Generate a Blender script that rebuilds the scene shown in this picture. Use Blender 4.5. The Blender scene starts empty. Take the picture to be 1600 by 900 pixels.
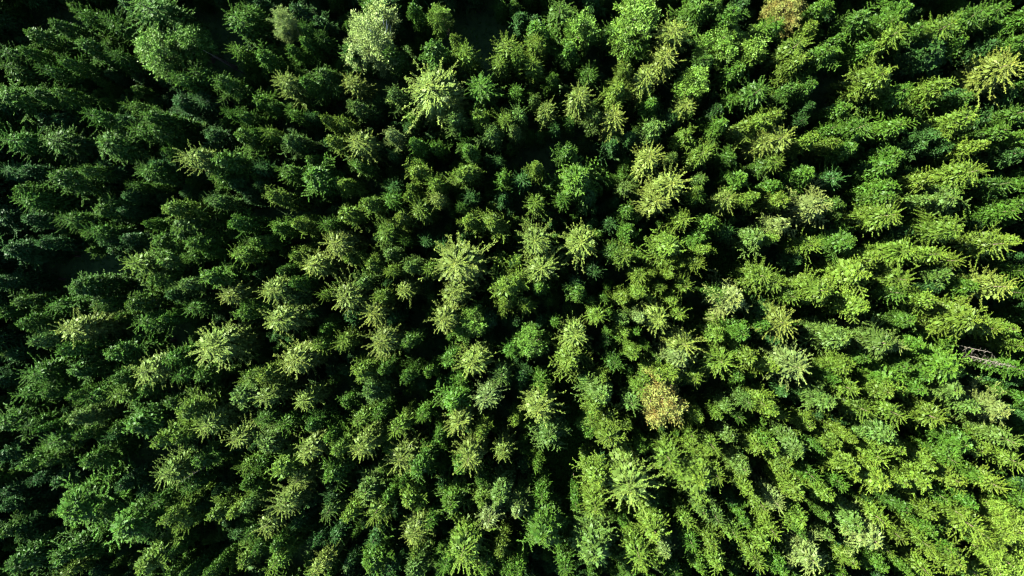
import bpy, math, random
import numpy as np
from mathutils import Vector, Matrix, Quaternion

# ------------------------------------------------------------------ camera, light, exposure
S = bpy.context.scene
COL = S.collection
CAM_H = 115.0
F_PX = 24.0 / 36.0 * 1600.0
NADIR = (870.0, 400.0)
down = Vector(((NADIR[0] - 800) / F_PX, (450 - NADIR[1]) / F_PX, -1)).normalized()
ROT = down.rotation_difference(Vector((0, 0, -1)))
cam_data = bpy.data.cameras.new("camera")
cam_data.lens = 24; cam_data.sensor_width = 36; cam_data.clip_start = 0.5; cam_data.clip_end = 3000
cam = bpy.data.objects.new("camera", cam_data); COL.objects.link(cam)
cam.location = (0, 0, CAM_H); cam.rotation_mode = 'QUATERNION'; cam.rotation_quaternion = ROT
S.camera = cam

SUN_EL, SUN_AZ = math.radians(37.5), math.radians(150)          # azimuth counted from +X towards +Y
sun_dir = Vector((math.cos(SUN_EL) * math.cos(SUN_AZ), math.cos(SUN_EL) * math.sin(SUN_AZ), math.sin(SUN_EL)))
w = bpy.data.worlds.new("World"); S.world = w; w.use_nodes = True
nt = w.node_tree; bg = nt.nodes['Background']
sky = nt.nodes.new('ShaderNodeTexSky'); sky.sky_type = 'NISHITA'; sky.sun_disc = False
sky.sun_elevation = SUN_EL; sky.sun_rotation = math.pi / 2 - SUN_AZ
nt.links.new(sky.outputs[0], bg.inputs[0]); bg.inputs[1].default_value = 0.07
sky.air_density = 0.6; sky.dust_density = 0.3; sky.altitude = 500
S.cycles.filter_width = 1.1
sl = bpy.data.lights.new("sun", 'SUN'); sl.energy = 5.0; sl.angle = math.radians(0.5); sl.color = (1, 0.96, 0.85)
so = bpy.data.objects.new("sun", sl); COL.objects.link(so); so.location = sun_dir * 200
so.rotation_mode = 'QUATERNION'; so.rotation_quaternion = sun_dir.to_track_quat('Z', 'Y')
S.view_settings.view_transform = 'Standard'; S.view_settings.look = 'None'
S.view_settings.exposure = 3.25; S.view_settings.gamma = 1; S.view_settings.use_curve_mapping = False
S.cycles.max_bounces = 4; S.cycles.diffuse_bounces = 1; S.cycles.transmission_bounces = 2; S.cycles.glossy_bounces = 1

rng = np.random.default_rng(7)
random.seed(7)

def at(px, py, z):
    """the point at height z seen at this place of the photograph"""
    d = ROT @ Vector(((px - 800) / F_PX, (450 - py) / F_PX, -1))
    t = (CAM_H - z) / -d.z
    return Vector((d.x * t, d.y * t, z))

# ------------------------------------------------------------------ materials
def material(name):
    m = bpy.data.materials.new(name); m.use_nodes = True
    n = m.node_tree.nodes; n.clear()
    return m, n, m.node_tree.links

def foliage(name, lo, hi, warm, rough=0.55):
    """tint of the tree, paler and warmer towards the young shoots and, as painted light, the crown top, uneven from needle to needle"""
    m, n, L = material(name)
    oi = n.new('ShaderNodeObjectInfo')
    ins = n.new('ShaderNodeAttribute'); ins.attribute_type = 'INSTANCER'; ins.attribute_name = 'tint'
    pick = n.new('ShaderNodeMix'); pick.data_type = 'RGBA'
    L.new(oi.outputs['Alpha'], pick.inputs[0]); L.new(ins.outputs['Color'], pick.inputs[6]); L.new(oi.outputs['Color'], pick.inputs[7])
    tip = n.new('ShaderNodeAttribute'); tip.attribute_name = 'shoot_light'
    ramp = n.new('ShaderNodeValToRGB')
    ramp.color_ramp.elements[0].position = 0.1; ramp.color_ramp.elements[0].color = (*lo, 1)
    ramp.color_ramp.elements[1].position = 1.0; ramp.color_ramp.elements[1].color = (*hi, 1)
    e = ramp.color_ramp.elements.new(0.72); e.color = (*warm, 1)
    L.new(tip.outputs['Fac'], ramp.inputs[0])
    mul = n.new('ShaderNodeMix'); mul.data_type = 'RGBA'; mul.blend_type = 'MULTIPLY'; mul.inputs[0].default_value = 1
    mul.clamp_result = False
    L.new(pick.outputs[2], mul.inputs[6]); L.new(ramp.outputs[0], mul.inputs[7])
    tc = n.new('ShaderNodeTexCoord')
    no = n.new('ShaderNodeTexNoise'); no.inputs['Scale'].default_value = 1.3; no.inputs['Detail'].default_value = 4
    L.new(tc.outputs['Object'], no.inputs['Vector'])
    hsv = n.new('ShaderNodeHueSaturation')
    mh = n.new('ShaderNodeMapRange'); mh.inputs[1].default_value = .3; mh.inputs[2].default_value = .7; mh.inputs[3].default_value = .49; mh.inputs[4].default_value = .51
    L.new(no.outputs[0], mh.inputs[0]); L.new(mh.outputs[0], hsv.inputs['Hue'])
    mv = n.new('ShaderNodeMapRange'); mv.inputs[1].default_value = .3; mv.inputs[2].default_value = .7; mv.inputs[3].default_value = .7; mv.inputs[4].default_value = 1.3
    L.new(no.outputs[0], mv.inputs[0]); L.new(mv.outputs[0], hsv.inputs['Value'])
    L.new(mul.outputs[2], hsv.inputs['Color'])
    p = n.new('ShaderNodeBsdfPrincipled'); p.inputs['Roughness'].default_value = rough
    p.inputs['Specular IOR Level'].default_value = 0.12
    L.new(hsv.outputs[0], p.inputs['Base Color'])
    tr = n.new('ShaderNodeBsdfTranslucent'); L.new(hsv.outputs[0], tr.inputs[0])
    mix = n.new('ShaderNodeMixShader'); mix.inputs[0].default_value = 0.2
    L.new(p.outputs[0], mix.inputs[1]); L.new(tr.outputs[0], mix.inputs[2])
    out = n.new('ShaderNodeOutputMaterial'); L.new(mix.outputs[0], out.inputs[0])
    return m

def noise_mat(name, c1, c2, scale, rough=0.9, bump=0.0):
    m, n, L = material(name)
    tc = n.new('ShaderNodeTexCoord')
    no = n.new('ShaderNodeTexNoise'); no.inputs['Scale'].default_value = scale; no.inputs['Detail'].default_value = 8; no.inputs['Roughness'].default_value = 0.65
    L.new(tc.outputs['Object'], no.inputs['Vector'])
    r = n.new('ShaderNodeValToRGB'); r.color_ramp.elements[0].position = .35; r.color_ramp.elements[1].position = .68
    r.color_ramp.elements[0].color = (*c1, 1); r.color_ramp.elements[1].color = (*c2, 1)
    L.new(no.outputs[0], r.inputs[0])
    p = n.new('ShaderNodeBsdfPrincipled'); p.inputs['Roughness'].default_value = rough; p.inputs['Specular IOR Level'].default_value = .2
    L.new(r.outputs[0], p.inputs['Base Color'])
    if bump:
        b = n.new('ShaderNodeBump'); b.inputs['Strength'].default_value = bump; L.new(no.outputs[0], b.inputs['Height']); L.new(b.outputs[0], p.inputs['Normal'])
    out = n.new('ShaderNodeOutputMaterial'); L.new(p.outputs[0], out.inputs[0])
    return m

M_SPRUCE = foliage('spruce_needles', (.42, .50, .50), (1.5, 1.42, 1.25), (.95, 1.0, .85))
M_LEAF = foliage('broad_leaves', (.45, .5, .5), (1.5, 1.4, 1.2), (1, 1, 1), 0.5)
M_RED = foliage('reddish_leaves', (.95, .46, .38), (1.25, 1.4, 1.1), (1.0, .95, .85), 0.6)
M_BARK = noise_mat('bark', (.05, .035, .025), (.14, .10, .075), 6, .9, .3)
M_BIRCH = noise_mat('pale_bark', (.25, .24, .2), (.5, .48, .42), 5, .8, .2)
M_DEAD = noise_mat('dead_wood', (.04, .036, .028), (.085, .078, .060), 4, .85, .3)
M_GROUND = noise_mat('forest_floor', (.02, .045, .014), (.055, .10, .025), .6, 1, .4)

# ------------------------------------------------------------------ mesh helpers
def quad_mesh(name, quads, mat, shoot_light=None):
    """quads: (n, 4, 3); shoot: one value per quad, how young the growth is and how lit it is painted"""
    n = len(quads)
    me = bpy.data.meshes.new(name)
    me.vertices.add(n * 4); me.loops.add(n * 4); me.polygons.add(n)
    me.vertices.foreach_set('co', quads.astype(np.float32).ravel())
    me.loops.foreach_set('vertex_index', np.arange(n * 4, dtype=np.int32))
    me.polygons.foreach_set('loop_start', np.arange(0, n * 4, 4, dtype=np.int32))
    if shoot_light is not None:
        a = me.attributes.new('shoot_light', 'FLOAT', 'FACE'); a.data.foreach_set('value', shoot_light.astype(np.float32))
    me.materials.append(mat); me.update(calc_edges=True)
    return me

def unit(v): return v / np.maximum(np.linalg.norm(v, axis=-1, keepdims=True), 1e-9)

def kites(P, D, l, wd, rg):
    """kite-shaped sprays: base P, direction D, length l, width wd"""
    D = unit(D); r = unit(rg.normal(size=P.shape)); side = unit(np.cross(D, r))
    l = l[:, None]; wd = wd[:, None]
    up = np.cross(side, D)
    mid = P + D * l * .55
    return np.stack([P, mid + side * wd * .5 - up * wd * .12, P + D * l, mid - side * wd * .5 - up * wd * .12], 1)

def prisms(A, B, ra, rb):
    """thin three-sided branches from A to B"""
    D = unit(B - A); h = np.where(np.abs(D[:, 2:3]) > .9, np.array([[1., 0, 0]]), np.array([[0., 0, 1]]))
    u = unit(np.cross(D, h)); v = np.cross(D, u); out = []
    for k in range(3):
        a0, a1 = k * 2.0944, (k + 1) * 2.0944
        c0 = u * math.cos(a0) + v * math.sin(a0); c1 = u * math.cos(a1) + v * math.sin(a1)
        out.append(np.stack([A + c0 * ra[:, None], A + c1 * ra[:, None], B + c1 * rb[:, None], B + c0 * rb[:, None]], 1))
    return np.concatenate(out)

def brush(segs, dens, kl, kw, rg):
    """needled twigs: segs rows are ax ay az bx by bz tipA tipB"""
    segs = np.array(segs); A, B = segs[:, :3], segs[:, 3:6]; L = np.linalg.norm(B - A, axis=1)
    n = np.maximum(2, np.round(L * dens)).astype(int)
    idx = np.repeat(np.arange(len(segs)), n)
    t = rg.random(len(idx)); ax = unit(B - A)[idx]
    P = A[idx] + (B - A)[idx] * t[:, None]
    rad = unit(np.cross(ax, rg.normal(size=ax.shape)))
    D = ax * .75 + rad * .8
    tip = segs[idx, 6] * (1 - t) + segs[idx, 7] * t
    q = kites(P, D, kl * rg.uniform(.7, 1.3, len(idx)), kw * rg.uniform(.8, 1.3, len(idx)), rg)
    c = prisms(A, B, np.full(len(A), kw * .42), np.full(len(A), kw * .25))
    return np.concatenate([q, c]), np.concatenate([tip, np.tile((segs[:, 6] + segs[:, 7]) / 2 * .7, 3)])

H0, R0 = 20.0, 2.2
def spruce_crown(seed, rope, arms, k, droop, fan, ragged, dens=15, kl=.27, kw=.1, spacing=.5):
    """whorls of arms from the tip of the tree down; rope: bare rope-like arms, else fans of side shoots"""
    rg = np.random.default_rng(seed)
    fine, coarse = [], []
    fine.append([0, 0, H0 - 1.0, 0, 0, H0, .7, 1.0])
    d = .28
    lop = rg.uniform(0, 6.28)
    while d < 16.2:
        deep = d > 7.5
        rad = R0 * (1 - math.exp(-d / k)) * (1 + .12 * math.sin(d * 1.7 + seed))
        if d > 12: rad *= 1 - (d - 12) / 7
        na = arms if not deep else arms - 1
        if d < 1.2: na = 5
        ph = rg.uniform(0, 6.28)
        for i in range(na):
            if rg.random() < ragged * .35: continue
            a = ph + i * 6.283 / na + rg.normal() * .16
            L = max(.18, rad * (1 + rg.normal() * (.1 + .22 * ragged)) * (1 + .15 * math.cos(a - lop)))
            rise = 0.75 * math.exp(-d / 2.2) - droop * min(1, d / 5)
            z0 = H0 - d + rg.normal() * .06
            ca, sa = math.cos(a), math.sin(a); bend = rg.normal() * (.05 if rope else .12)
            def pt(s):
                rr = L * s; aa = a + bend * s * s
                return np.array([math.cos(aa) * rr, math.sin(aa) * rr, z0 + L * (rise * s + .30 * s * s * s)])
            ns = 3 if not deep else 2
            P = [pt(j / ns) for j in range(ns + 1)]
            lst = coarse if deep else fine
            base = .18 + .5 * math.exp(-d / 2.2) if not deep else .12  # arms darken with depth below the tip: shade put into the colour
            for j in range(ns):
                t0, t1 = j / ns, (j + 1) / ns
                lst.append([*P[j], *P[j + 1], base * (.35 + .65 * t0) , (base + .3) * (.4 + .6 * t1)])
            step = .21 if not deep else .4
            s = .28 if rope else .3
            sd = 1
            while s * L < L - .08:
                sd = -sd
                p = pt(s); s += step / L * rg.uniform(.8, 1.2)
                ll = fan * L * (.35 + .65 * math.sin(min(1, s) ** 1.6 * 2.6)) * rg.uniform(.6, 1.2)
                if rope: ll = min(ll, .17)
                if ll < .1: continue
                ang = a + sd * rg.uniform(.6, 1.05)
                q = p + np.array([math.cos(ang) * ll, math.sin(ang) * ll, ll * rg.uniform(-.45, .25)])
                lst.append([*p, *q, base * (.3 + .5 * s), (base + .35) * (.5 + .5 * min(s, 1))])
        d += spacing * rg.uniform(.85, 1.15) * (1 if not deep else 1.7) * (.6 if d < 1 else 1)
    q1, t1 = brush(fine, dens, kl, kw, rg)
    q2, t2 = brush(coarse, 20, kl * 1.4, kw * 1.6, rg)
    # old dark twigs close to the trunk, added thick to block the light
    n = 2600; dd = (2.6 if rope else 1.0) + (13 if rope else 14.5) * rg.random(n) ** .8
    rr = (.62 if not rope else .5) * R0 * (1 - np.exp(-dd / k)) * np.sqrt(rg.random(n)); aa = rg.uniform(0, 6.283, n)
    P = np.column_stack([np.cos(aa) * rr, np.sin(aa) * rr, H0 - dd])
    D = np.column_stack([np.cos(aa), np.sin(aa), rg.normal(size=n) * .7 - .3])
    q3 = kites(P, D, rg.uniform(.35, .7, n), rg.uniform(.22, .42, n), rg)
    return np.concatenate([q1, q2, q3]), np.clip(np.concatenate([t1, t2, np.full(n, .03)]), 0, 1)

def leafy_crown(seed, R, top, low, leaf, per, lobes=7, spiky=.5):
    """uneven crown of lobes at different heights, each a spray of leafy boughs with gaps between"""
    rg = np.random.default_rng(seed)
    qs, ts = [], []
    L = [(0, 0, top, R * .62, 1.0)]
    for i in range(lobes):
        a = i * 6.283 / lobes + rg.normal() * .35; rr = R * rg.uniform(.32, .72)
        L.append((math.cos(a) * rr, math.sin(a) * rr, top - rg.uniform(.8, 3.6), R * rg.uniform(.3, .55), .8))
    for lx, ly, lt, lr, w_ in L:
        nb = int(46 * lr / R + 14)
        for b in range(nb):
            d = rg.uniform(0, 1) ** .8 * (lt - low) * .7; a = rg.uniform(0, 6.283)
            rad = lr * (1 - math.exp(-(d + .25) / (lr * .8))) * rg.uniform(.5, 1.2)
            z = lt - d; c = np.array([lx, ly, z - .3]); e = np.array([lx + math.cos(a) * rad, ly + math.sin(a) * rad, z + rad * (.55 * spiky) * rg.uniform(-.3, 1)])
            n = int(per * (.4 + rad)); t = rg.random(n) ** .6
            P = c + (e - c) * t[:, None] + rg.normal(size=(n, 3)) * (.09 + .07 * R * rg.random() * .5)
            D = (e - c) * .6 + rg.normal(size=(n, 3)) * .5 + np.array([0, 0, .15])
            qs.append(kites(P, D, leaf * rg.uniform(.6, 1.3, n), leaf * .42 * rg.uniform(.7, 1.2, n), rg))
            ts.append(np.clip(.25 + .5 * t + .3 * math.exp(-d / 2) - .15 + rg.normal(size=n) * .1, 0, 1))  # bough ends paler; lobe tops paler too, as light put into the colour
    return np.concatenate(qs), np.concatenate(ts)

def limbs(seed, R, top, low, n, r0):
    rg = np.random.default_rng(seed); A, B, ra, rb = [], [], [], []
    for i in range(n):
        a = rg.uniform(0, 6.28); z = rg.uniform(low * .7, top * .68)
        p = np.array([0, 0, z]); q = np.array([math.cos(a) * R * .45, math.sin(a) * R * .45, z + (top - z) * .4])
        e = np.array([math.cos(a + .2) * R * .62, math.sin(a + .2) * R * .62, z + (top - z) * .6])
        A += [p, q]; B += [q, e]; ra += [r0, r0 * .6]; rb += [r0 * .6, r0 * .15]
    return prisms(np.array(A), np.array(B), np.array(ra), np.array(rb))

def trunk_mesh(name, top, r0, mat, seed=0, sides=9, r1=.02):
    rg = np.random.default_rng(seed); rings = 9; V, Fc = [], []
    for i in range(rings + 1):
        t = i / rings; z = top * t - .3 * (1 - t); r = (r0 * (1 - t) + r1 * t) * (1 + .35 * max(0, 1 - t * 9))
        ox, oy = (rg.normal(size=2) * .03) if 0 < i < rings else (0, 0)
        for k in range(sides):
            a = k * 6.2832 / sides; V.append((ox + math.cos(a) * r, oy + math.sin(a) * r, z))
    for i in range(rings):
        for k in range(sides):
            a, b = i * sides + k, i * sides + (k + 1) % sides
            Fc.append((a, b, b + sides, a + sides))
    me = bpy.data.meshes.new(name); me.from_pydata(V, [], Fc); me.materials.append(mat)
    for p in me.polygons: p.use_smooth = True
    return me

# ------------------------------------------------------------------ crowns of each kind
CROWN = {'rope': [], 'tuft': [], 'dense': []}
for i in range(8):   # long rope-like arms that read as a star from above
    q, t = spruce_crown(100 + i, True, 9, 1.9, .10 + .1 * (i % 3), .09, .15 + .12 * (i % 2), dens=60, kl=.105, kw=.042, spacing=1.12 - .12 * (i % 3))
    CROWN['rope'].append(quad_mesh('spruce_crown', q, M_SPRUCE, t))
for i in range(10):   # fans of side shoots, uneven
    q, t = spruce_crown(200 + i, False, 6, 3.0 + .6 * (i % 3), .06 + .08 * (i % 2), .42, .9, dens=50, kl=.15, kw=.05, spacing=.85)
    CROWN['tuft'].append(quad_mesh('spruce_crown', q, M_SPRUCE, t))
for i in range(4):   # thick crowns
    q, t = spruce_crown(300 + i, False, 7, 4.0, .05, .38, .7, dens=44, kl=.15, kw=.055, spacing=.75)
    CROWN['dense'].append(quad_mesh('spruce_crown', q, M_SPRUCE, t))
LEAFY = []
for i in range(6):
    q, t = leafy_crown(400 + i, R0, H0, 8.5, .26, 46, lobes=5 + i % 4)
    LEAFY.append(quad_mesh('leaf_crown', q, M_LEAF, t))
WISPY = []
for i in range(2):
    q, t = leafy_crown(450 + i, R0, H0, 8.5, .17, 80, lobes=9, spiky=1.3)
    WISPY.append(quad_mesh('leaf_crown', q, M_LEAF, t))
q, t = leafy_crown(470, R0, H0, 9, .2, 44, lobes=11, spiky=1); REDDISH = quad_mesh('leaf_crown', q, M_RED, t)
TRUNKS = [trunk_mesh('trunk', H0 - .6, .24, M_BARK, 5), trunk_mesh('trunk', H0 - 1.5, .26, M_BARK, 6), trunk_mesh('trunk', H0 - 1.5, .2, M_BIRCH, 7)]
LIMBS = [quad_mesh('limbs', limbs(5 + i, R0, H0, 8.5, 16, .07), m) for i, m in enumerate((M_BARK, M_BIRCH))]

# ------------------------------------------------------------------ forest floor
def height(x, y): return .35 * math.sin(x * .05 + 1) * math.cos(y * .06) + .12 * math.sin(x * .31 + y * .23)
gx = np.concatenate([[-1500, -700, -350], np.arange(-160, 161, 4), [350, 700, 1500]]); N = len(gx)
V = [(x, y, height(x, y) if abs(x) < 165 and abs(y) < 165 else 0) for y in gx for x in gx]
Fc = [(j * N + i, j * N + i + 1, (j + 1) * N + i + 1, (j + 1) * N + i) for j in range(N - 1) for i in range(N - 1)]
me = bpy.data.meshes.new('ground'); me.from_pydata(V, [], Fc); me.materials.append(M_GROUND)
for p in me.polygons: p.use_smooth = True
g = bpy.data.objects.new('ground', me); COL.objects.link(g); g['kind'] = 'structure'

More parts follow.
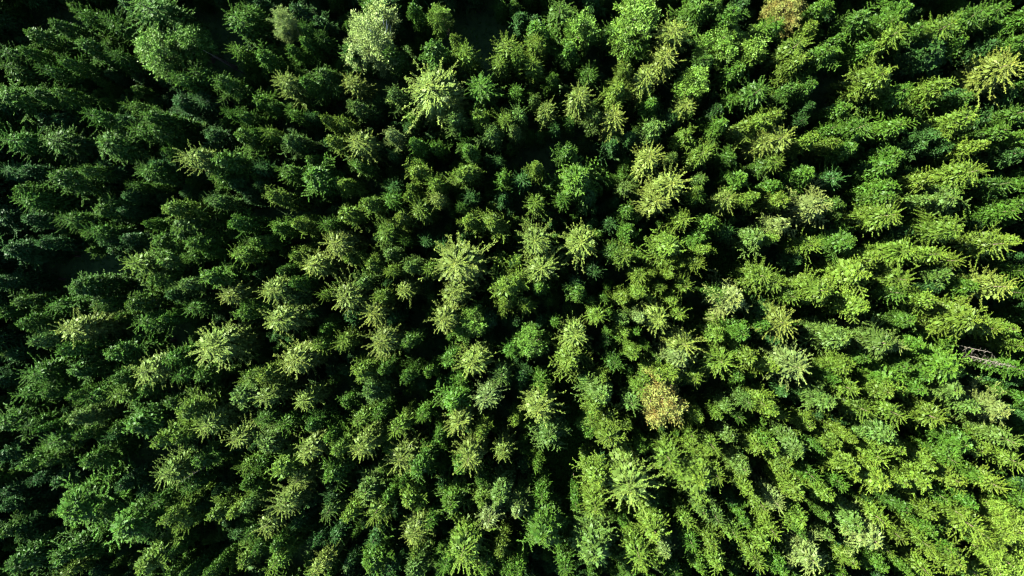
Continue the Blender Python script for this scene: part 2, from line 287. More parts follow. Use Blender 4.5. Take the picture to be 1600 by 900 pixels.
# ------------------------------------------------------------------ the trees of the photograph: place (px), crown radius (px), kind
DATA = """
677,133,47,s 577,50,45,w 713,417,45,s 113,793,42,t 1093,747,42,y 983,757,42,s 200,820,40,g 993,30,38,o 327,540,38,s 720,863,38,y 1040,630,38,r
847,833,38,g 933,867,38,b 233,13,37,t 1453,77,37,d 903,280,35,g 1573,107,35,s 1513,500,35,y 253,50,33,o 457,563,33,s 1237,573,33,p 1583,827,33,O
1573,883,33,O 233,80,32,o 1047,287,32,s 910,380,32,s 1480,573,32,g 217,660,32,t 840,377,31,s 847,423,31,s 843,637,31,s 177,223,30,t 87,223,30,t
750,133,30,t 910,40,30,o 1130,63,30,o 1177,67,30,o 1087,127,30,o 1373,117,30,y 110,517,30,s 227,580,30,s 540,463,30,s 430,503,30,s 593,540,30,s
740,573,30,s 1223,503,30,s 27,880,30,t 710,627,30,g 627,717,30,s 997,867,30,y 1490,610,30,b 1363,840,30,p 1150,467,29,p 290,60,28,o 560,220,28,s
677,77,28,t 1230,13,28,r 527,380,28,s 710,457,28,s 690,500,28,s 733,503,28,o 1123,563,28,y 1387,337,28,y 1480,310,28,b 1557,383,28,y 1340,427,28,y
1560,453,28,s 1310,530,28,b 1380,537,28,b 377,620,28,b 230,877,28,y 577,767,28,b 703,780,28,g 733,717,28,s 647,830,28,s 860,680,28,b 950,683,28,y
1047,717,28,y 1557,643,28,p 1260,870,28,p 20,20,27,d 370,30,27,t 20,147,27,t 27,217,27,t 490,273,27,g 873,20,27,t 1053,47,27,s 1090,13,27,t
1183,143,27,t 1407,13,27,t 1473,40,27,y 1220,217,27,s 1340,200,27,t 27,390,27,d 287,357,27,t 213,413,27,y 260,403,27,g 127,450,27,t 187,550,27,t
127,573,27,t 60,583,27,t 423,450,27,s 787,450,27,y 1027,313,27,s 1043,383,27,y 887,563,27,y 1067,537,27,s 1060,560,27,p 1267,323,27,p 1317,380,27,t
1483,360,27,y 1413,393,27,y 1277,453,27,y 1380,590,27,g 20,660,27,t 90,690,27,t 297,643,27,y 103,867,27,t 443,730,27,y 480,707,27,s 713,657,27,s
763,623,27,p 780,773,27,b 443,790,27,s 580,877,27,g 940,613,27,b 932,747,27,y 1027,823,27,y 1457,653,27,y 1237,700,27,b 1500,690,27,t 1373,750,27,y
1333,813,27,b 1510,820,27,y 1487,873,27,y 1030,500,26,s 897,523,26,s 260,740,26,s 300,240,25,s 353,253,25,t 100,280,25,t 787,70,25,y 1040,90,25,s
1007,120,25,s 903,147,25,s 1017,250,25,s 1240,67,25,y 1520,267,25,y 330,433,25,g 490,413,25,s 583,493,25,s 1193,433,25,y 827,537,25,o 1407,433,25,y
320,663,25,s 367,687,25,s 417,617,25,s 420,693,25,b 523,737,25,g 570,697,25,s 653,730,25,g 763,810,25,p 417,817,25,s 930,787,25,y 1377,677,25,b
1440,750,25,y 207,7,23,d 140,77,23,t 20,110,23,t 240,180,23,t 230,267,23,t 27,270,23,d 437,37,23,w 467,20,23,d 547,80,23,t 510,120,23,t 727,267,23,y
840,47,23,t 957,187,23,s 1020,203,23,b 1100,237,23,y 1193,223,23,s 1287,80,23,t 1347,27,23,t 1523,23,23,t 1393,240,23,t 1500,190,23,y 1383,263,23,t
1260,273,23,t 43,310,23,t 17,340,23,d 167,327,23,t 253,377,23,g 357,463,23,s 217,473,23,g 233,500,23,t 657,327,23,y 767,343,23,y 1183,373,23,b
973,403,23,y 1160,520,23,t 1210,440,23,y 190,613,23,y 123,657,23,b 147,720,23,t 253,687,23,y 317,717,23,t 583,613,23,b 587,800,23,y 1377,610,23,y
1283,630,23,b 1343,643,23,y 1333,727,23,y 67,150,22,t 443,127,22,s 967,137,22,y 107,343,22,t 600,363,22,y 567,580,22,y 1170,560,22,y 1343,480,22,y
473,627,22,s 87,13,20,d 60,57,20,t 97,43,20,t 13,83,20,t 177,37,20,t 313,117,20,t 350,130,20,t 393,20,20,t 287,160,20,d 320,157,20,d 20,170,20,d
147,180,20,t 223,203,20,t 250,207,20,t 337,213,20,d 250,260,20,d 383,213,20,t 347,277,20,t 370,287,20,d 167,270,20,d 613,87,20,t 413,93,20,t
550,127,20,s 563,257,20,t 453,220,20,b 580,10,20,t 607,10,20,d 687,20,20,o 730,80,20,y 777,97,20,y 700,160,20,s 710,187,20,b 770,207,20,b 790,187,20,y
730,237,20,t 650,270,20,y 447,270,20,t 840,63,20,y 1000,7,20,t 1117,13,20,t 1143,20,20,t 890,80,20,t 833,103,20,y 917,117,20,t 850,173,20,s
1073,163,20,s 1103,97,20,t 1150,110,20,t 1127,197,20,t 887,237,20,t 817,283,20,d 1163,200,20,y 1160,277,20,g 1283,13,20,g 1210,47,20,t 1247,100,20,y
1267,137,20,t 1387,33,20,t 1400,57,20,y 1560,17,20,t 1433,43,20,t 1587,67,20,t 1467,137,20,y 1410,143,20,t 1327,233,20,t 1400,197,20,g 1560,207,20,t
1590,177,20,t 1453,213,20,d 1587,240,20,d 1297,280,20,d 1447,280,20,y 1563,290,20,t 1570,150,20,d 57,343,20,d 150,360,20,t 267,320,20,y 367,347,20,t
307,380,20,g 247,437,20,g 373,400,20,y 383,487,20,g 307,480,20,t 93,477,20,t 40,473,20,t 47,503,20,t 57,533,20,b 7,440,20,d 143,517,20,d 273,557,20,t
287,583,20,t 320,583,20,t 390,590,20,y 110,547,20,t 187,590,20,t 433,310,20,y 410,377,20,t 543,330,20,y 577,317,20,y 610,310,20,t 627,340,20,y
737,343,20,y 580,413,20,y 457,467,20,b 630,453,20,s 537,533,20,y 637,533,20,t 413,587,20,y 700,563,20,t 763,500,20,d 783,587,20,b 837,317,20,y
917,307,20,d 803,443,20,y 843,450,20,t 1137,313,20,s 980,360,20,t 1067,343,20,y 1107,347,20,g 957,393,20,t 903,457,20,t 933,493,20,y 1120,523,20,y
960,567,20,t 1030,587,20,y 843,593,20,g 1050,583,20,y 1220,313,20,y 1220,353,20,p 1263,383,20,y 1383,307,20,t 1573,330,20,t 1460,397,20,y
1487,407,20,y 1357,403,20,y 1473,427,20,b 1400,457,20,t 1447,467,20,y 1513,447,20,t 1413,500,20,g 1487,507,20,y 1547,513,20,y 1313,573,20,y
1590,577,20,t 43,613,20,t 80,610,20,t 147,620,20,t 273,627,20,t 53,663,20,t 83,717,20,t 47,723,20,t 100,747,20,d 283,680,20,y 300,757,20,t
150,773,20,t 20,787,20,d 17,827,20,t 267,807,20,y 340,800,20,y 53,867,20,t 140,857,20,t 263,857,20,t 387,873,20,y 200,753,20,d 10,710,20,d
413,653,20,t 447,660,20,t 490,663,20,t 467,750,20,s 530,700,20,y 560,657,20,y 620,670,20,y 640,777,20,y 720,727,20,t 787,707,20,s 753,780,20,y
430,880,20,y 497,890,20,s 647,890,20,b 697,880,20,g 760,883,20,t 923,663,20,o 987,630,20,b 1000,607,20,y 1190,630,20,y 1183,697,20,y 1120,743,20,y
1160,730,20,b 810,800,20,p 1080,847,20,t 1120,810,20,b 1147,833,20,y 1113,847,20,y 1120,877,20,y 1190,790,20,y 1190,843,20,y 1183,877,20,y
883,887,20,t 1327,607,20,y 1433,607,20,t 1207,640,20,y 1400,647,20,y 1513,633,20,b 1370,713,20,y 1523,700,20,y 1573,687,20,b 1583,720,20,y
1407,750,20,y 1447,723,20,y 1487,747,20,y 1553,757,20,y 1520,740,20,t 1590,780,20,g 1243,767,20,y 1290,773,20,y 1210,787,20,p 1247,807,20,y
1373,810,20,y 1490,797,20,y 1533,833,20,y 1557,803,20,O 1220,887,20,t 1373,880,20,t 1440,887,20,y 133,23,18,t 283,123,18,t 100,147,18,t 557,167,18,b
647,223,18,t 953,50,18,t 1017,163,18,t 1070,213,18,y 1313,170,18,t 140,397,18,d 330,313,18,b 163,477,18,t 467,350,18,y 610,397,18,b 1120,460,18,t
287,817,18,y 547,803,18,y 1137,680,18,b 50,83,17,t 77,110,17,t 110,100,17,t 200,50,17,t 183,87,17,t 373,80,17,g 117,160,17,d 77,187,17,d 210,167,17,t
103,187,17,d 130,227,17,d 383,183,17,t 53,267,17,d 140,267,17,t 43,297,17,t 410,7,17,d 500,37,17,d 480,47,17,t 503,63,17,t 480,67,17,t 460,80,17,t
480,130,17,t 407,157,17,g 520,220,17,y 647,17,17,g 617,147,17,b 747,180,17,y 677,287,17,y 787,277,17,t 537,287,17,y 410,263,17,d 590,233,17,d
617,293,17,d 813,30,17,d 927,7,17,d 1193,43,17,g 1160,7,17,d 993,73,17,t 977,110,17,y 807,83,17,y 807,143,17,t 810,177,17,b 803,203,17,b 930,183,17,b
1047,187,17,d 1143,157,17,t 1120,173,17,d 983,217,17,d 817,253,17,d 977,293,17,b 1190,187,17,y 1140,247,17,t 1193,260,17,t 957,227,17,d 1267,43,17,y
1310,63,17,t 1233,140,17,t 1353,77,17,t 1497,67,17,t 1543,73,17,d 1447,160,17,t 1510,153,17,t 1210,180,17,y 1213,253,17,y 1267,217,17,y 1530,227,17,y
1433,230,17,d 1473,230,17,d 1207,290,17,t 1490,293,17,t 1387,290,17,g 1587,213,17,g 1533,187,17,d 50,400,17,d 203,373,17,d 300,400,17,g 293,443,17,b
260,497,17,t 100,440,17,d 7,487,17,t 27,553,17,d 27,440,17,d 273,460,17,d 200,330,17,d 77,380,17,d 7,593,17,d 393,307,17,d 207,307,17,d 437,357,17,g
510,350,17,t 680,310,17,s 667,377,17,d 463,400,17,y 547,403,17,y 640,417,17,b 670,420,17,y 567,443,17,b 593,463,17,y 510,513,17,t 497,537,17,y
600,577,17,t 637,587,17,t 790,473,17,y 797,547,17,t 720,593,17,g 463,443,17,t 753,380,17,d 693,383,17,d 550,493,17,d 613,500,17,d 733,310,17,d
787,310,17,d 880,310,17,t 820,477,17,y 980,330,17,t 1087,307,17,t 1177,307,17,y 953,350,17,d 1090,370,17,t 1133,363,17,d 1000,430,17,y 1087,413,17,y
1000,457,17,y 973,467,17,y 927,423,17,d 1000,497,17,p 1060,490,17,y 973,500,17,b 990,553,17,y 1007,590,17,y 817,587,17,d 1083,590,17,y 1153,587,17,t
1187,487,17,d 1193,507,17,t 900,443,17,d 1303,320,17,t 1443,313,17,b 1460,363,17,t 1413,363,17,d 1593,320,17,t 1580,377,17,y 1590,457,17,t
1237,463,17,y 1240,407,17,d 1577,513,17,y 1400,540,17,p 1430,537,17,g 1207,573,17,y 1347,560,17,t 1300,590,17,t 1413,573,17,t 1593,540,17,y
1587,423,17,t 1550,337,17,t 1440,587,17,t 1317,353,17,d 1460,447,17,d 1207,530,17,d 1520,353,17,d 120,617,17,t 233,607,17,t 133,677,17,t 63,747,17,d
387,727,17,y 390,753,17,t 170,787,17,t 227,787,17,t 247,783,17,t 37,820,17,d 47,833,17,d 370,797,17,y 390,787,17,b 13,767,17,d 333,890,17,t
107,893,17,y 160,890,17,d 393,833,17,t 217,740,17,d 187,667,17,t 233,763,17,d 300,893,17,t 543,627,17,t 407,723,17,t 407,760,17,g 517,680,17,g
590,647,17,g 660,647,17,g 687,680,17,t 753,673,17,y 613,700,17,g 607,773,17,t 513,800,17,b 437,847,17,t 407,853,17,t 477,853,17,d 613,883,17,d
783,857,17,y 797,890,17,g 673,813,17,t 587,840,17,d 527,833,17,d 467,813,17,d 520,780,17,d 753,750,17,t 930,637,17,y 1000,697,17,g 1090,650,17,y
1113,697,17,y 1133,633,17,b 1167,627,17,b 1193,687,17,g 1167,763,17,y 847,773,17,g 1040,860,17,p 1023,873,17,y 1073,813,17,y 1097,797,17,b
1153,797,17,t 1163,813,17,t 810,890,17,g 1093,883,17,g 987,890,17,t 1163,857,17,d 1053,890,17,t 1020,780,17,d 1260,663,17,y 1207,697,17,y
1227,717,17,y 1303,690,17,y 1400,700,17,y 1593,650,17,d 1483,717,17,g 1267,743,17,t 1287,803,17,t 1207,830,17,y 1403,837,17,y 1447,800,17,y
1447,823,17,t 1443,847,17,y 1510,783,17,t 1327,873,17,y 1310,890,17,t 1233,853,17,t 1520,893,17,y 1473,853,17,t 1317,853,17,d 1407,787,17,t
1310,753,17,t 1467,773,17,t 1243,743,17,t 1257,610,17,d 1220,610,17,d 613,213,16,p 200,190,15,d 430,167,15,t 457,177,15,t 510,187,15,y 533,190,15,y
420,207,15,y 640,203,15,d 680,230,15,t 487,250,15,t 863,123,15,t 837,260,15,y 237,350,15,t 610,423,15,y 443,423,15,t 670,580,15,g 1070,447,15,y
1050,470,15,y 360,177,13,t 267,237,13,t 213,290,13,t 487,183,13,d 710,63,13,y 643,183,13,g 643,293,13,y 780,253,13,d 403,207,13,t 617,243,13,d
410,290,13,d 587,140,13,d 587,180,13,d 773,10,13,d 733,10,13,d 867,200,13,d 890,190,13,t 1050,247,13,b 1093,280,13,b 1090,297,13,y 833,157,13,b
1387,157,13,t 1490,147,13,d 1263,167,13,d 1250,190,13,d 1300,200,13,t 1300,223,13,y 1350,263,13,d 1227,287,13,d 1413,273,13,d 330,397,13,t
393,377,13,b 173,377,13,d 640,307,13,y 633,377,13,t 507,460,13,y 727,370,13,d 487,490,13,d 607,443,13,d 653,560,13,d 407,427,13,d 720,323,13,t
1100,390,13,y 1047,407,13,y 1063,413,13,y 977,520,13,y 867,503,13,t 943,590,13,y 913,590,13,d 1027,563,13,t 983,577,13,t 1207,373,13,y 73,667,13,t
347,760,13,d 280,853,13,t 177,680,13,d 320,787,13,d 267,897,13,g 657,787,13,t 650,860,13,y 547,877,13,d 500,840,13,d 600,727,13,t 630,753,13,t
693,753,13,d 850,610,13,g 807,657,13,y 980,663,13,y 1080,680,13,y 1120,647,13,y 1153,650,13,t 840,727,13,g 810,780,13,b 1007,883,13,y 940,717,13,d
900,787,13,t 973,813,13,t 980,840,13,d 910,833,13,d 1140,780,13,d 1153,710,13,d 1220,650,13,y 1327,683,13,y 1277,700,13,t 1290,833,13,b 1383,857,13,y
1413,887,13,t 1427,773,13,d 1357,787,13,d 1497,767,13,d 1250,830,13,t 157,30,12,t 1030,450,12,y 980,700,12,y 1553,847,12,y 1017,427,11,y 1047,430,11,y
923,470,11,t 943,467,11,t 950,487,11,t 993,517,11,t 1007,537,11,t 947,533,11,d
"""
TINT = {'t': (.049, .106, .010), 'd': (.031, .080, .015), 'y': (.088, .140, .015), 's': (.130, .168, .028), 'b': (.070, .120, .020),  # d is the darker tint of shaded spruces, shade put into the colour
        'p': (.124, .164, .042), 'g': (.058, .120, .011), 'o': (.052, .108, .012), 'O': (.068, .118, .014), 'r': (.094, .118, .028), 'w': (.092, .132, .030)}
WORD = {'t': 'mid green', 'd': 'dark green', 'y': 'yellow green', 's': 'star armed', 'b': 'grey green', 'p': 'cream green', 'g': 'vivid green',
        'o': 'leafy green', 'O': 'lime green', 'r': 'reddish brown', 'w': 'pale'}
trees = []
for e in DATA.split():
    x, y, r, k = e.split(','); x, y, r = int(x), int(y), int(r)
    trees.append(dict(px=x, py=y, r=r, k=k))

# openings of the canopy: green glades, then plain dark gaps
GLADES = [(885, 700, 42, 75), (880, 615, 22, 40), (1130, 412, 50, 30), (1260, 505, 50, 32), (1435, 680, 38, 24), (1560, 790, 50, 25), (1090, 885, 28, 18), (775, 370, 30, 28), (960, 640, 30, 14), (1215, 640, 25, 25)]
GAPS = GLADES + [(335, 65, 38, 45), (130, 425, 60, 28), (225, 715, 50, 30), (745, 50, 35, 55), (600, 130, 35, 22), (1310, 140, 45, 25), (130, 700, 30, 20), (560, 290, 30, 20), (250, 520, 40, 20), (1500, 560, 30, 15), (60, 25, 40, 22), (170, 560, 40, 18), (100, 330, 35, 20), (330, 455, 35, 18), (205, 470, 30, 18), (640, 560, 40, 18), (545, 640, 30, 30), (440, 860, 40, 22), (860, 250, 40, 22), (1300, 340, 25, 20), (1040, 390, 14, 30), (420, 330, 30, 22)]
trees = [t for t in trees if t['k'] != 'd' or not any(((t['px'] - a) / c) ** 2 + ((t['py'] - b) / d) ** 2 < 1.3 for a, b, c, d in GAPS)]

# landmarks: place, how other labels call it, its own label
MARKS = [
 (233, 80, 'bright broadleaf by the black gap', 'large leafy bright green broadleaf beside the black gap in the upper left corner'),
 (577, 50, 'large pale birch', 'largest pale birch with a feathery domed crown near the top edge'),
 (437, 37, 'small pale birch', 'small pale slanting birch left of the largest pale birch'),
 (677, 133, 'long drooping spruce', 'tall spruce with long drooping fringed arms, upper middle, left of centre'),
 (613, 213, 'tiny whitish spruce', 'tiny whitish spruce top alone over a black gap'),
 (910, 40, 'round emerald broadleaf', 'round emerald broadleaf near the top edge, middle of the picture'),
 (1130, 63, 'twin lime broadleaves', 'left one of two twin rounded lime broadleaf crowns, top right of centre'),
 (1040, 90, 'top star spruce', 'cream star armed spruce, uppermost of the crisp stars'),
 (957, 187, 'upper middle star spruce', 'star armed spruce with thin radiating arms under the upper middle'),
 (1230, 13, 'brownish broadleaf', 'brownish green broadleaf on the top edge'),
 (1573, 107, 'feathery leaning spruce', 'long feathery spruce leaning over a black gap near the upper right corner'),
 (1373, 117, 'golden leaning spruce', 'golden tipped spruce lying across a dark gap, upper right'),
 (1220, 217, 'upper right star spruce', 'star armed spruce with long thin arms, upper right'),
 (1047, 287, 'lopsided cream spruce', 'large lopsided cream spruce above a dark gap right of centre'),
 (1267, 323, 'whitest spruce', 'whitest bushy spruce top right of centre'),
 (903, 280, 'broad golden green spruce', 'broad golden green spruce above the three central stars'),
 (840, 377, 'first central star spruce', 'crisp yellow star spruce, upper left of the three central stars'),
 (910, 380, 'second central star spruce', 'crisp yellow star spruce, upper right of the three central stars'),
 (847, 423, 'third central star spruce', 'crisp yellow star spruce, lowest of the three central stars'),
 (713, 417, 'giant star spruce', 'giant star spruce with the longest yellow arms, left of centre'),
 (733, 503, 'round lime broadleaf', 'round lime broadleaf just below the giant star spruce'),
 (740, 573, 'lone lower star spruce', 'lone star spruce over darkness below the round lime broadleaf'),
 (1150, 467, 'dark clearing spruce', 'grey cream bushy spruce alone beside the dark clearing'),
 (1060, 560, 'creamiest spruce', 'creamiest spruce top, right above the reddish broadleaf'),
 (1040, 630, 'reddish broadleaf', 'wide reddish brown broadleaf, lower right of centre'),
 (983, 757, 'open cream spruce', 'wide open cream spruce with bare looking arms, lower middle'),
 (843, 637, 'glade side cream star', 'cream star spruce on the edge of the green glade'),
 (847, 833, 'bushy vivid spruce', 'bushy vivid green spruce near the bottom edge, middle'),
 (933, 867, 'broad grey green spruce', 'broad grey green spruce on the bottom edge right of the bushy vivid spruce'),
 (1573, 883, 'lime corner broadleaf', 'lime green leafy broadleaf in the lower right corner'),
 (1363, 840, 'long pale spruce', 'long pale spruce slanting down to the lower right'),
 (1513, 500, 'long golden spruce', 'long broad golden spruce above the bare dead spruce'),
 (1237, 573, 'large cream spruce', 'large bushy cream spruce right of the reddish broadleaf'),
 (327, 540, 'long fanned spruce', 'long fanned spruce beside a black gap, left of centre'),
 (430, 503, 'tousled star spruce', 'tousled star spruce with arms up and right over darkness'),
 (457, 563, 'large lower star spruce', 'large star spruce just below the tousled star spruce'),
 (113, 793, 'widest dark bushy spruce', 'widest dark bushy spruce in the lower left'),
 (200, 820, 'vivid feathery spruce', 'vivid green feathery spruce with scaly shoots, lower left'),
 (260, 403, 'broad vivid spruce', 'broad vivid green spruce in the left middle'),
 (177, 223, 'rounded left spruce', 'rounded mid green spruce standing out in the upper left'),
 (27, 390, 'dim left edge spruce', 'dim dark spruce close to the left edge, middle height'),
 (1480, 573, 'fresh green spruce', 'fresh vivid green spruce left below the bare dead spruce'),
 (293, 847, 'x', 'x')]
MARKS.pop()

NAD = Vector(NADIR)
def apex_of(t):
    """the listed place is the middle of the lit crown; its top lies a little farther out"""
    v = Vector((t['px'], t['py'])) - NAD
    return Vector((t['px'], t['py'])) + v * .028

SIZE = lambda r: 'small' if r < 17 else ('mid sized' if r < 22 else ('large' if r < 32 else 'very large'))
for t in trees:
    k, r = t['k'], t['r']
    h = 18.6 + (r - 20) * .10 + rng.normal() * .9
    if k == 'd': h -= 3.4
    if k in 'tg': h -= .8
    if k == 'y': h += .8
    if k in 'sp': h += 1.0
    if k in 'oO': h -= 1.5
    t['h'] = h = min(24, max(12.5, h))
    a = apex_of(t); p = at(a.x, a.y, h); t['x'], t['y'] = p.x, p.y
    t['R'] = r ** 1.1 * (.77 if k in 'td' else .80) * (CAM_H - h) / F_PX
    t['rot'] = rng.uniform(0, 6.283)
    f = rng.uniform(.85, 1.18); right = (t['px'] - 800) / 800; c = np.array(TINT[k]) * f * (1 + .04 * right)
    c[0] *= 1 + .06 * right + rng.normal() * .04; c[2] *= 1 - .1 * right
    t['tint'] = tuple(float(v) for v in np.clip(c, .01, .4))
    t['var'] = int(rng.integers(0, 1000))

for m in MARKS:
    b = min((t for t in trees if 'mark' not in t), key=lambda t: (t['px'] - m[0]) ** 2 + (t['py'] - m[1]) ** 2)
    b['mark'] = m
spr = [t for t in trees if t['k'] not in 'oOrw']
spr.sort(key=lambda t: (-1 if 'mark' in t else 0, -(t['r'] + (3 if t['k'] in 'sp' else 0) - (6 if t['k'] == 'd' else 0))))
single = spr[:298]; rest = spr[298:]
leafy = [t for t in trees if t['k'] in 'oOrw']

# labels: look, then the direction and rank from the closest landmark
DIRS = ['right of', 'above right of', 'above', 'above left of', 'left of', 'below left of', 'below', 'below right of']
ORD = ['first', 'second', 'third', 'fourth', 'fifth', 'sixth', 'seventh', 'eighth', 'ninth', 'tenth', 'eleventh', 'twelfth']
bins = {}
for t in single + leafy:
    if 'mark' in t: t['label'] = t['mark'][3]; continue
    m = min(MARKS, key=lambda m: (t['px'] - m[0]) ** 2 + (t['py'] - m[1]) ** 2)
    dx, dy = t['px'] - m[0], m[1] - t['py']
    o = int(round(math.atan2(dy, dx) / (math.pi / 4))) % 8
    bins.setdefault((m[2], o), []).append((math.hypot(dx, dy), t))
for (mn, o), L in bins.items():
    L.sort(key=lambda e: e[0])
    for i, (dd, t) in enumerate(L):
        kind = 'tree' if t['k'] in 'oOrw' else 'spruce'
        look = f"{SIZE(t['r'])} {WORD[t['k']]} {kind}"
        t['label'] = f"{look}, {'next' if len(L) == 1 else ORD[min(i, 11)]} {DIRS[o]} the {mn}"

def make_tree(t):
    k = t['k']; leaf = k in 'oOrw'
    name = {'w': 'birch_tree'}.get(k, 'broadleaf_tree' if leaf else 'spruce_tree')
    e = bpy.data.objects.new(name, None); COL.objects.link(e); e.empty_display_size = .5
    z = height(t['x'], t['y'])
    e.location = (t['x'], t['y'], z); s = t['R'] / R0
    e.rotation_euler = (rng.normal() * .012, rng.normal() * .012, t['rot']); an = rng.uniform(.9, 1.12); e.scale = (s * an, s / an, (t['h'] - z) / H0)
    e['label'] = t['label']; e['category'] = 'tree'
    e['group'] = {'birch_tree': 'pale birches among the spruces', 'broadleaf_tree': 'broadleaf trees among the spruces', 'spruce_tree': 'spruces of the forest seen from above'}[name]
    def part(nm, me):
        o = bpy.data.objects.new(nm, me); COL.objects.link(o); o.parent = e; return o
    if not leaf:
        v = t['var']
        fam = 'rope' if k == 's' or (k in 'pyt' and v % 3 == 0) else ('dense' if (k in 'db' and v % 4 == 0) or t['r'] > 34 else 'tuft')
        L = CROWN[fam]; cr = part('crown', L[t['var'] % len(L)]); part('trunk', TRUNKS[0])
    else:
        L = {'w': WISPY, 'r': [REDDISH]}.get(k, LEAFY)
        cr = part('crown', L[t['var'] % len(L)]); pale = int(k == 'w')
        tr = part('trunk', TRUNKS[2 if pale else 1]); lb = part('limbs', LIMBS[pale])
    cr.color = (*t['tint'], 1)
    return e
for t in single + leafy: make_tree(t)

# ------------------------------------------------------------------ dead spruces
def dead_tree(ax, ay, h, label, n, length, bent=0):
    p = at(ax, ay, h); z = height(p.x, p.y)
    e = bpy.data.objects.new('dead_spruce', None); COL.objects.link(e); e.location = (p.x, p.y, z)
    e['label'] = label; e['category'] = 'dead tree'; e['group'] = 'dead spruces without needles'
    rg = np.random.default_rng(int(ax)); A, B = [], []
    for i in range(n):
        zz = h - z - .3 - (h * .62) * (i / n) ** 1.1; a = rg.uniform(0, 6.28); L = length * (.25 + .75 * min(1, i / n * 2)) * rg.uniform(.2, 1.3)
        a0 = np.array([0, 0, zz]); m = a0 + np.array([math.cos(a) * L * .6, math.sin(a) * L * .6, -.05 * L]); b = a0 + np.array([math.cos(a + .2) * L, math.sin(a + .2) * L, -.3 * L])
        A += [a0, m]; B += [m, b]
        if rg.random() < .6:
            A.append(m); B.append(m + np.array([math.cos(a + .9) * L * .3, math.sin(a + .9) * L * .3, -.1]))
    A, B = np.array(A), np.array(B)
    o = bpy.data.objects.new('bare_branches', quad_mesh('bare_branches', prisms(A, B, np.full(len(A), .024), np.full(len(A), .008)), M_DEAD)); COL.objects.link(o); o.parent = e
    o = bpy.data.objects.new('trunk', trunk_mesh('dead_trunk', h - z, .15, M_DEAD, int(ax), r1=.02)); COL.objects.link(o); o.parent = e
dead_tree(1588, 574, 19.5, 'bare grey dead spruce without needles, below the long golden spruce near the right edge', 120, 1.1)
dead_tree(1549, 551, 17.5, 'thin short bare dead spruce just above the longer dead one', 40, .9)
dead_tree(278, 755, 20, 'whitish broken dead spruce top, lower left, above the vivid feathery spruce', 24, .8)
dead_tree(317, 78, 17.5, 'thin bare dead pole in the black gap at the upper left', 10, .4)

# ------------------------------------------------------------------ the remaining trees and undergrowth: one object each
pts = [(t['x'], t['y'], t['h'], t['R'], t['rot'], t['tint'], t['var'] % 22 if t['k'] != 's' else t['var'] % 8) for t in rest]
occ = [(t['x'], t['y'], t['R']) for t in trees]
def px_of(x, y, z):
    d = ROT.inverted() @ Vector((x, y, z - CAM_H)); return 800 + d.x / -d.z * F_PX, 450 - d.y / -d.z * F_PX
grid = {}
def near(x, y, m):
    for i in range(int(x // 5) - 1, int(x // 5) + 2):
        for j in range(int(y // 5) - 1, int(y // 5) + 2):
            for (a, b, r) in grid.get((i, j), ()):
                if (a - x) ** 2 + (b - y) ** 2 < (m + r) ** 2: return True
    return False
for a, b, r in occ: grid.setdefault((int(a // 5), int(b // 5)), []).append((a, b, r * .5))
for _ in range(40000):
    x, y = rng.uniform(-118, 112), rng.uniform(-88, 84)
    u, v = px_of(x, y, 11)
    inside = -10 < u < 1610 and -10 < v < 910
    u0, v0 = px_of(x, y, 16); far = not (-40 < u0 < 1640 and -40 < v0 < 940)
    if far:
        h = rng.uniform(15, 20); R = rng.uniform(1.6, 2.4)
    else:
        h = rng.uniform(6, 12); R = rng.uniform(1.0, 1.6)
    if not far and any(((q - a) / c) ** 2 + ((w_ - b) / d) ** 2 < 1.5 for q, w_ in (px_of(x, y, 3), px_of(x, y, h * .6), px_of(x, y, h)) for a, b, c, d in GAPS): continue
    if near(x, y, R * (.75 if far else .8)): continue
    grid.setdefault((int(x // 5), int(y // 5)), []).append((x, y, R * .5))
    k = 't' if rng.random() < .6 else 'd'; c = np.array(TINT[k]) * rng.uniform(.8, 1.2)
    pts.append((x, y, h, R, rng.uniform(0, 6.283), tuple(c), int(rng.integers(8, 22))))

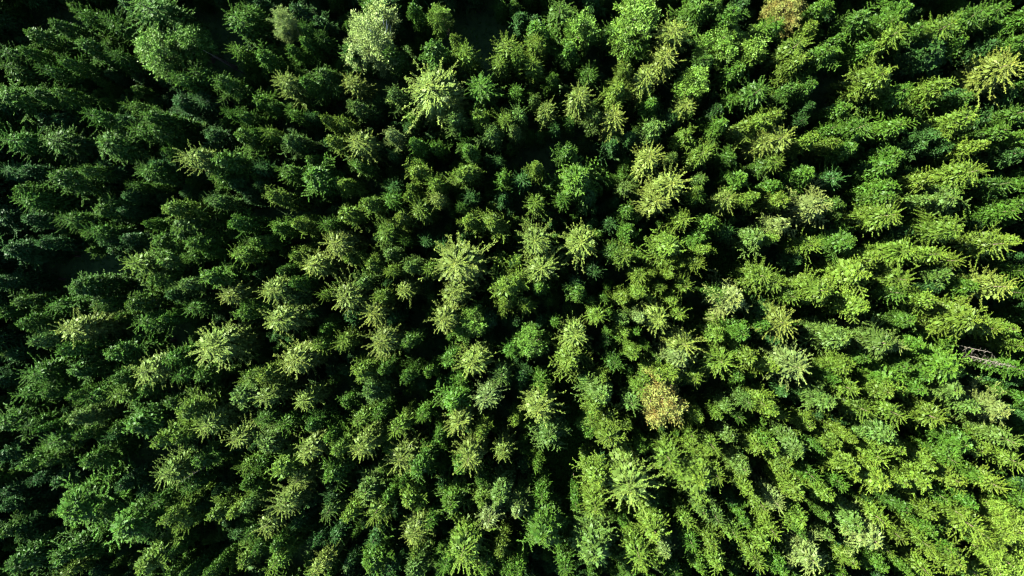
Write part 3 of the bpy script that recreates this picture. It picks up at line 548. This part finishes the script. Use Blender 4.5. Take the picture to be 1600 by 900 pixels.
def forest_mass(name, label, pts, sources):
    me = bpy.data.meshes.new(name); me.vertices.add(len(pts))
    me.vertices.foreach_set('co', np.array([(p[0], p[1], height(p[0], p[1])) for p in pts], np.float32).ravel())
    def attr(n, ty, vals, f):
        a = me.attributes.new(n, ty, 'POINT'); a.data.foreach_set(f, np.array(vals).ravel())
    attr('variant', 'INT', np.array([p[6] for p in pts], np.int32), 'value')
    attr('turn', 'FLOAT_VECTOR', np.array([(0, 0, p[4]) for p in pts], np.float32), 'vector')
    attr('size', 'FLOAT_VECTOR', np.array([(p[3] / R0, p[3] / R0, p[2] / H0) for p in pts], np.float32), 'vector')
    attr('tint', 'FLOAT_COLOR', np.array([(*p[5], 1) for p in pts], np.float32), 'color')
    o = bpy.data.objects.new(name, me); COL.objects.link(o); o['kind'] = 'stuff'; o['label'] = label; o['category'] = 'forest'; o.color = (1, 1, 1, 0)
    ng = bpy.data.node_groups.new(name, 'GeometryNodeTree')
    ng.interface.new_socket('Geometry', in_out='INPUT', socket_type='NodeSocketGeometry'); ng.interface.new_socket('Geometry', in_out='OUTPUT', socket_type='NodeSocketGeometry')
    n, L = ng.nodes, ng.links; gi = n.new('NodeGroupInput'); go = n.new('NodeGroupOutput')
    tri = n.new('GeometryNodeObjectInfo'); tri.inputs[0].default_value = sources[1]
    join = n.new('GeometryNodeJoinGeometry')
    for s in reversed(sources[0]):
        oi = n.new('GeometryNodeObjectInfo'); oi.inputs[0].default_value = s
        j = n.new('GeometryNodeJoinGeometry'); L.new(oi.outputs['Geometry'], j.inputs[0]); L.new(tri.outputs['Geometry'], j.inputs[0])
        gti = n.new('GeometryNodeGeometryToInstance'); L.new(j.outputs[0], gti.inputs[0]); L.new(gti.outputs[0], join.inputs[0])
    iop = n.new('GeometryNodeInstanceOnPoints'); L.new(gi.outputs[0], iop.inputs['Points']); L.new(join.outputs[0], iop.inputs['Instance'])
    iop.inputs['Pick Instance'].default_value = True
    def na(nm, ty):
        a = n.new('GeometryNodeInputNamedAttribute'); a.data_type = ty; a.inputs[0].default_value = nm
        return a.outputs[0]
    L.new(na('variant', 'INT'), iop.inputs['Instance Index'])
    er = n.new('FunctionNodeEulerToRotation'); L.new(na('turn', 'FLOAT_VECTOR'), er.inputs[0]); L.new(er.outputs[0], iop.inputs['Rotation'])
    L.new(na('size', 'FLOAT_VECTOR'), iop.inputs['Scale']); L.new(iop.outputs[0], go.inputs[0])
    md = o.modifiers.new('spread', 'NODES'); md.node_group = ng
    return o
# crowns already standing in the forest lend their shape
by_mesh = {}
trunk_obj = None
for o in COL.objects:
    if o.type == 'MESH' and o.parent and o.name.startswith('crown'): by_mesh.setdefault(o.data.name, o)
    if o.type == 'MESH' and o.parent and o.data == TRUNKS[0]: trunk_obj = trunk_obj or o
src = [by_mesh[m.name] for fam in ('rope', 'tuft', 'dense') for m in CROWN[fam] if m.name in by_mesh]
pts = [p[:6] + (p[6] % len(src),) for p in pts]
forest_mass('forest_mass', 'countless lower spruces filling the gaps between the tall crowns', pts, (src, trunk_obj))

# low plants on the forest floor, thicker in the glades
P = np.column_stack([rng.uniform(-100, 95, 90000), rng.uniform(-70, 66, 90000)])
G = []
for a, b, c, d in GLADES:
    n = int(c * d * 9); th = rng.uniform(0, 6.283, n); rr = np.sqrt(rng.random(n)) * 1.15
    for u, v in zip(a + np.cos(th) * rr * c, b + np.sin(th) * rr * d):
        q = at(u, v, 0); G.append((q.x, q.y))
P = np.vstack([P, np.array(G)])
Z = .35 * np.sin(P[:, 0] * .05 + 1) * np.cos(P[:, 1] * .06) + .12 * np.sin(P[:, 0] * .31 + P[:, 1] * .23)
P3 = np.column_stack([P, Z])
D = rng.normal(size=P3.shape) * .6; D[:, 2] = rng.uniform(.3, 1.2, len(P3))
quads = kites(P3, D, rng.uniform(.25, .7, len(P3)), rng.uniform(.12, .3, len(P3)), rng)
me = quad_mesh('undergrowth', quads, M_LEAF, np.clip(rng.normal(.5, .2, len(P3)), 0, 1))
o = bpy.data.objects.new('undergrowth', me); COL.objects.link(o); o.color = (.06, .15, .018, 1)
o['kind'] = 'stuff'; o['label'] = 'low ferns and grass covering the forest floor in the glades'; o['category'] = 'undergrowth'
